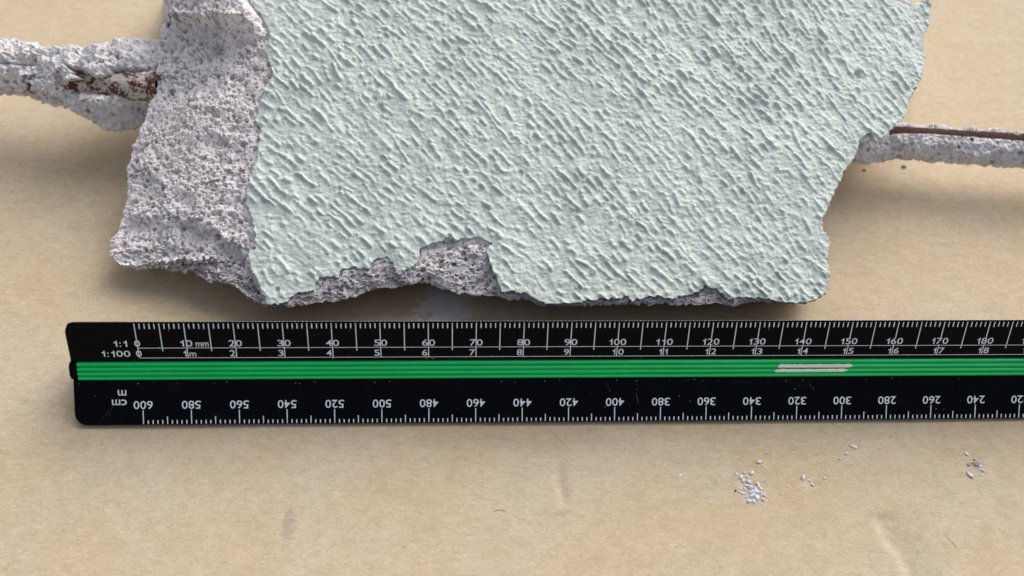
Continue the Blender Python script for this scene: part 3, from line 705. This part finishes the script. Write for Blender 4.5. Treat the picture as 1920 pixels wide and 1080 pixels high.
for a_ in [(1424,864,7,'pale oblong crumb lying farthest above the white crumb heap'),(1431,871.5,4.5,'small round crumb just beside the topmost oblong crumb of the heap'),(1410.6,884,8.5,'large round white crumb standing alone at the top of the crumb heap'),
 (1396.5,884,5.5,'white crumb left of the large round one at the top of the heap'),(1381,886,4.5,'tiny crumb farthest left at the upper side of the heap'),(1391,892.5,8,'white crumb of a touching pair on the upper left of the heap'),(1394.5,898.5,6,'lower crumb of the touching pair on the upper left of the heap'),
 (1403,892.5,6.5,'white crumb right above the elongated one in the middle of the heap'),(1405.6,901.5,9,'elongated white crumb leading down into the middle of the heap'),(1380,917.5,5,'dark brown crumb at the left rim of the white heap')]:
    crumb(*a_, HEAP, M_DARK if 'dark' in a_[3] else None)
for a_ in [(1401,907.5,6),(1397,914,5.5),(1390.6,914,3.5),(1409,912,9),(1421,905,7),(1423,909,6),(1417,914,7),(1427,914,6),(1420,920,8),(1427,920,5),(1415,926,8),(1410,927.5,7),(1421,931,9),(1406,937.5,8),(1415,937.5,6),(1434,926,6),(1432.5,934,6),(1400,929,4),(1394,922.5,4.5),(1387.5,919,4.5),(1413,919,6),(1408,921,5)]:
    crumb(*a_, sh, HEAP)
SC = 'stray crumbs scattered on the board'
for a_ in [(1438.7,846,4,'left one of two tiny crumbs between the ruler and the white heap'),(1447,849,3.5,'right one of two tiny crumbs between the ruler and the white heap'),(1388,865.6,3.5,'tiny pale crumb upper left of the white heap, all alone'),
 (1328,902.5,4,'single pale speck midway between the white flake and the crumb heap'),(1466,923,3.5,'tiny pale crumb right of the foot of the white heap'),(1437.5,900,3.5,'tiny crumb just off the upper right side of the white heap'),(1478,909,4,'pale speck halfway between the white heap and the bean-shaped crumb'),
 (1335.6,941,3.5,'pale speck low on the board left of the foot of the heap'),(1439,937,3,'tiny speck at the lower right foot of the white heap'),(1491,886.7,3,'tiny speck directly left of the bean-shaped crumb'),(1796,858,3,'speck lying left of the far right crumb group'),
 (1787,871,3,'dark-looking speck farthest left near the far right crumb group'),(1854,851.5,3,'speck at the upper right of the far right crumb group'),(4,840,3.5,'pale speck at the left border of the picture below the ruler'),(1449,925,3,'tiny speck between the heap foot and the crumb to its right')]:
    crumb(a_[0], a_[1], a_[2], a_[3], SC, None)
for a_ in [(1277,889,5,'thin white flake lying alone left of the crumb heap',None,2.2,.8),(1602,835.5,6.5,'slanting white sliver nearest to the ruler, below the 320 numeral',None,1.7,-.6),(1589,849,6.5,'white crumb just below the slanting sliver',None,1,0),
 (1576,858,4.5,'small crumb lower left of the slanting sliver',None,1,0),(1506.7,893,8.5,'white bean-shaped crumb between the heap and the slanting sliver',None,1.2,1.3),(1519.5,898,4,'small crumb right of the bean-shaped crumb',None,1,0),(1524.5,906.7,5,'longish crumb lower right of the bean-shaped crumb',None,1.5,-.8),(1547.8,894,4.5,'single round crumb far right of the bean-shaped crumb',None,1,0),
 (1396,586,7,'grey crumb between the ruler and the concrete block',M_GREY,1,0),(1622,317,8,'small grey crumb lying in front of the right bar, beside the concrete',M_GREY,1,0),(1696,311,11,'larger grey crumb lying in front of the right bar',M_GREY,1.1,-.4)]:
    crumb(a_[0], a_[1], a_[2], a_[3], SC, a_[4], a_[6], a_[5])
RC = 'crumbs of the small group at the far right'
for a_ in [(1814,849.5,6,'white crumb above the dark-flecked group at the far right',None,1.2,-.8),(1818,869.5,6.5,'grey crumb left of the largest one in the far right group',M_GREY,1,0),(1833,868,10,'largest lumpy grey crumb of the far right group',M_GREY,1.1,0),(1845,880.7,7,'white oblong crumb lower right in the far right group',None,1.4,-.6),
 (1822,890.4,8,'long white sliver below the far right group',None,1.9,-.8),(1841.8,889,4.5,'small round white crumb beside the long sliver at the far right',None,1,0),(1828,860,3.5,'reddish-dark speck above the largest grey crumb at the far right',M_DARK,1,0),(1824,866,4,'little grey crumb wedged between the two bigger grey ones at the far right',M_GREY,1,0),(1839,872,5,'white crumb touching the right side of the largest grey crumb',None,1,0)]:
    crumb(a_[0], a_[1], a_[2], a_[3], RC, a_[4], a_[6], a_[5])
# uncountable dust around the heaps and under the block
def dust(name, label, spots, mat):
    V = []; F = []; base = np.array([[1,0,0],[-.5,.8,0],[-.5,-.8,0],[0,0,.8]])
    for (px, py, sx, sy, n, s0) in spots:
        for _ in range(n):
            x, y = px+random.gauss(0, sx), py+random.gauss(0, sy); p = ground_pt(x, y); r = s0*random.uniform(.4, 1.3); a = random.uniform(0, 6.28)
            R = np.array([[math.cos(a), -math.sin(a), 0], [math.sin(a), math.cos(a), 0], [0, 0, 1]])
            q = (base*r) @ R.T + np.array([p[0], p[1], GZ(p[0], p[1])+.02]); i = len(V); V += q.tolist(); F += [[i, i+1, i+3], [i+1, i+2, i+3], [i+2, i, i+3]]
    me = bpy.data.meshes.new(name); me.from_pydata((np.array(V)*S).tolist(), [], F); o = link(name, me, mat); tag(o, label, 'dust', None, 'stuff')
dust('dust', 'fine white powder among the crumb heap and in thin traces around it on the board', [(1414,924,7,9,420,.15),(1412,915,20,18,90,.09),(1525,896,14,10,40,.09),(1587,856,5,4,25,.09),(1832,868,9,8,120,.11),(1600,880,200,60,70,.07)], M_CRUMB)
dust('dust', 'grey powder spilled on the board between the ruler and the block', [(835,575,22,16,140,.10),(900,580,90,12,150,.08),(1150,585,160,8,50,.08),(1650,318,50,8,25,.10)], M_CRUMB)
def fibre(pts, label, mat, r=.05):
    cu = bpy.data.curves.new('fibre', 'CURVE'); cu.dimensions = '3D'; cu.bevel_depth = r*S; cu.bevel_resolution = 1; sp = cu.splines.new('POLY'); sp.points.add(len(pts)-1)
    for q, (px, py) in zip(sp.points, pts):
        p = ground_pt(px, py); q.co = (p[0]*S, p[1]*S, (GZ(p[0], p[1])+.08)*S, 1)
    to = bpy.data.objects.new('t', cu); COL.objects.link(to); me = bpy.data.meshes.new_from_object(to); bpy.data.objects.remove(to)
    tag(link('fibre', me, mat), label, 'fibre')
M_FIB = mat_flat('brown_fibre', (.22,.14,.08), .8); M_FIBL = mat_flat('straw_fibre', (.72,.62,.45), .8)
fibre([(927,957),(931,954.5),(936,954),(942,955),(949,956)], 'short curled brown fibre on the board left of the small crease', M_FIB)
fibre([(1775,1003),(1783,1010),(1790,1017),(1796,1024)], 'straight straw-coloured fibre near the lower right corner', M_FIBL)
fibre([(1862,909),(1868,907),(1873,905)], 'pale short fibre below the crumbs at the far right', M_FIBL)
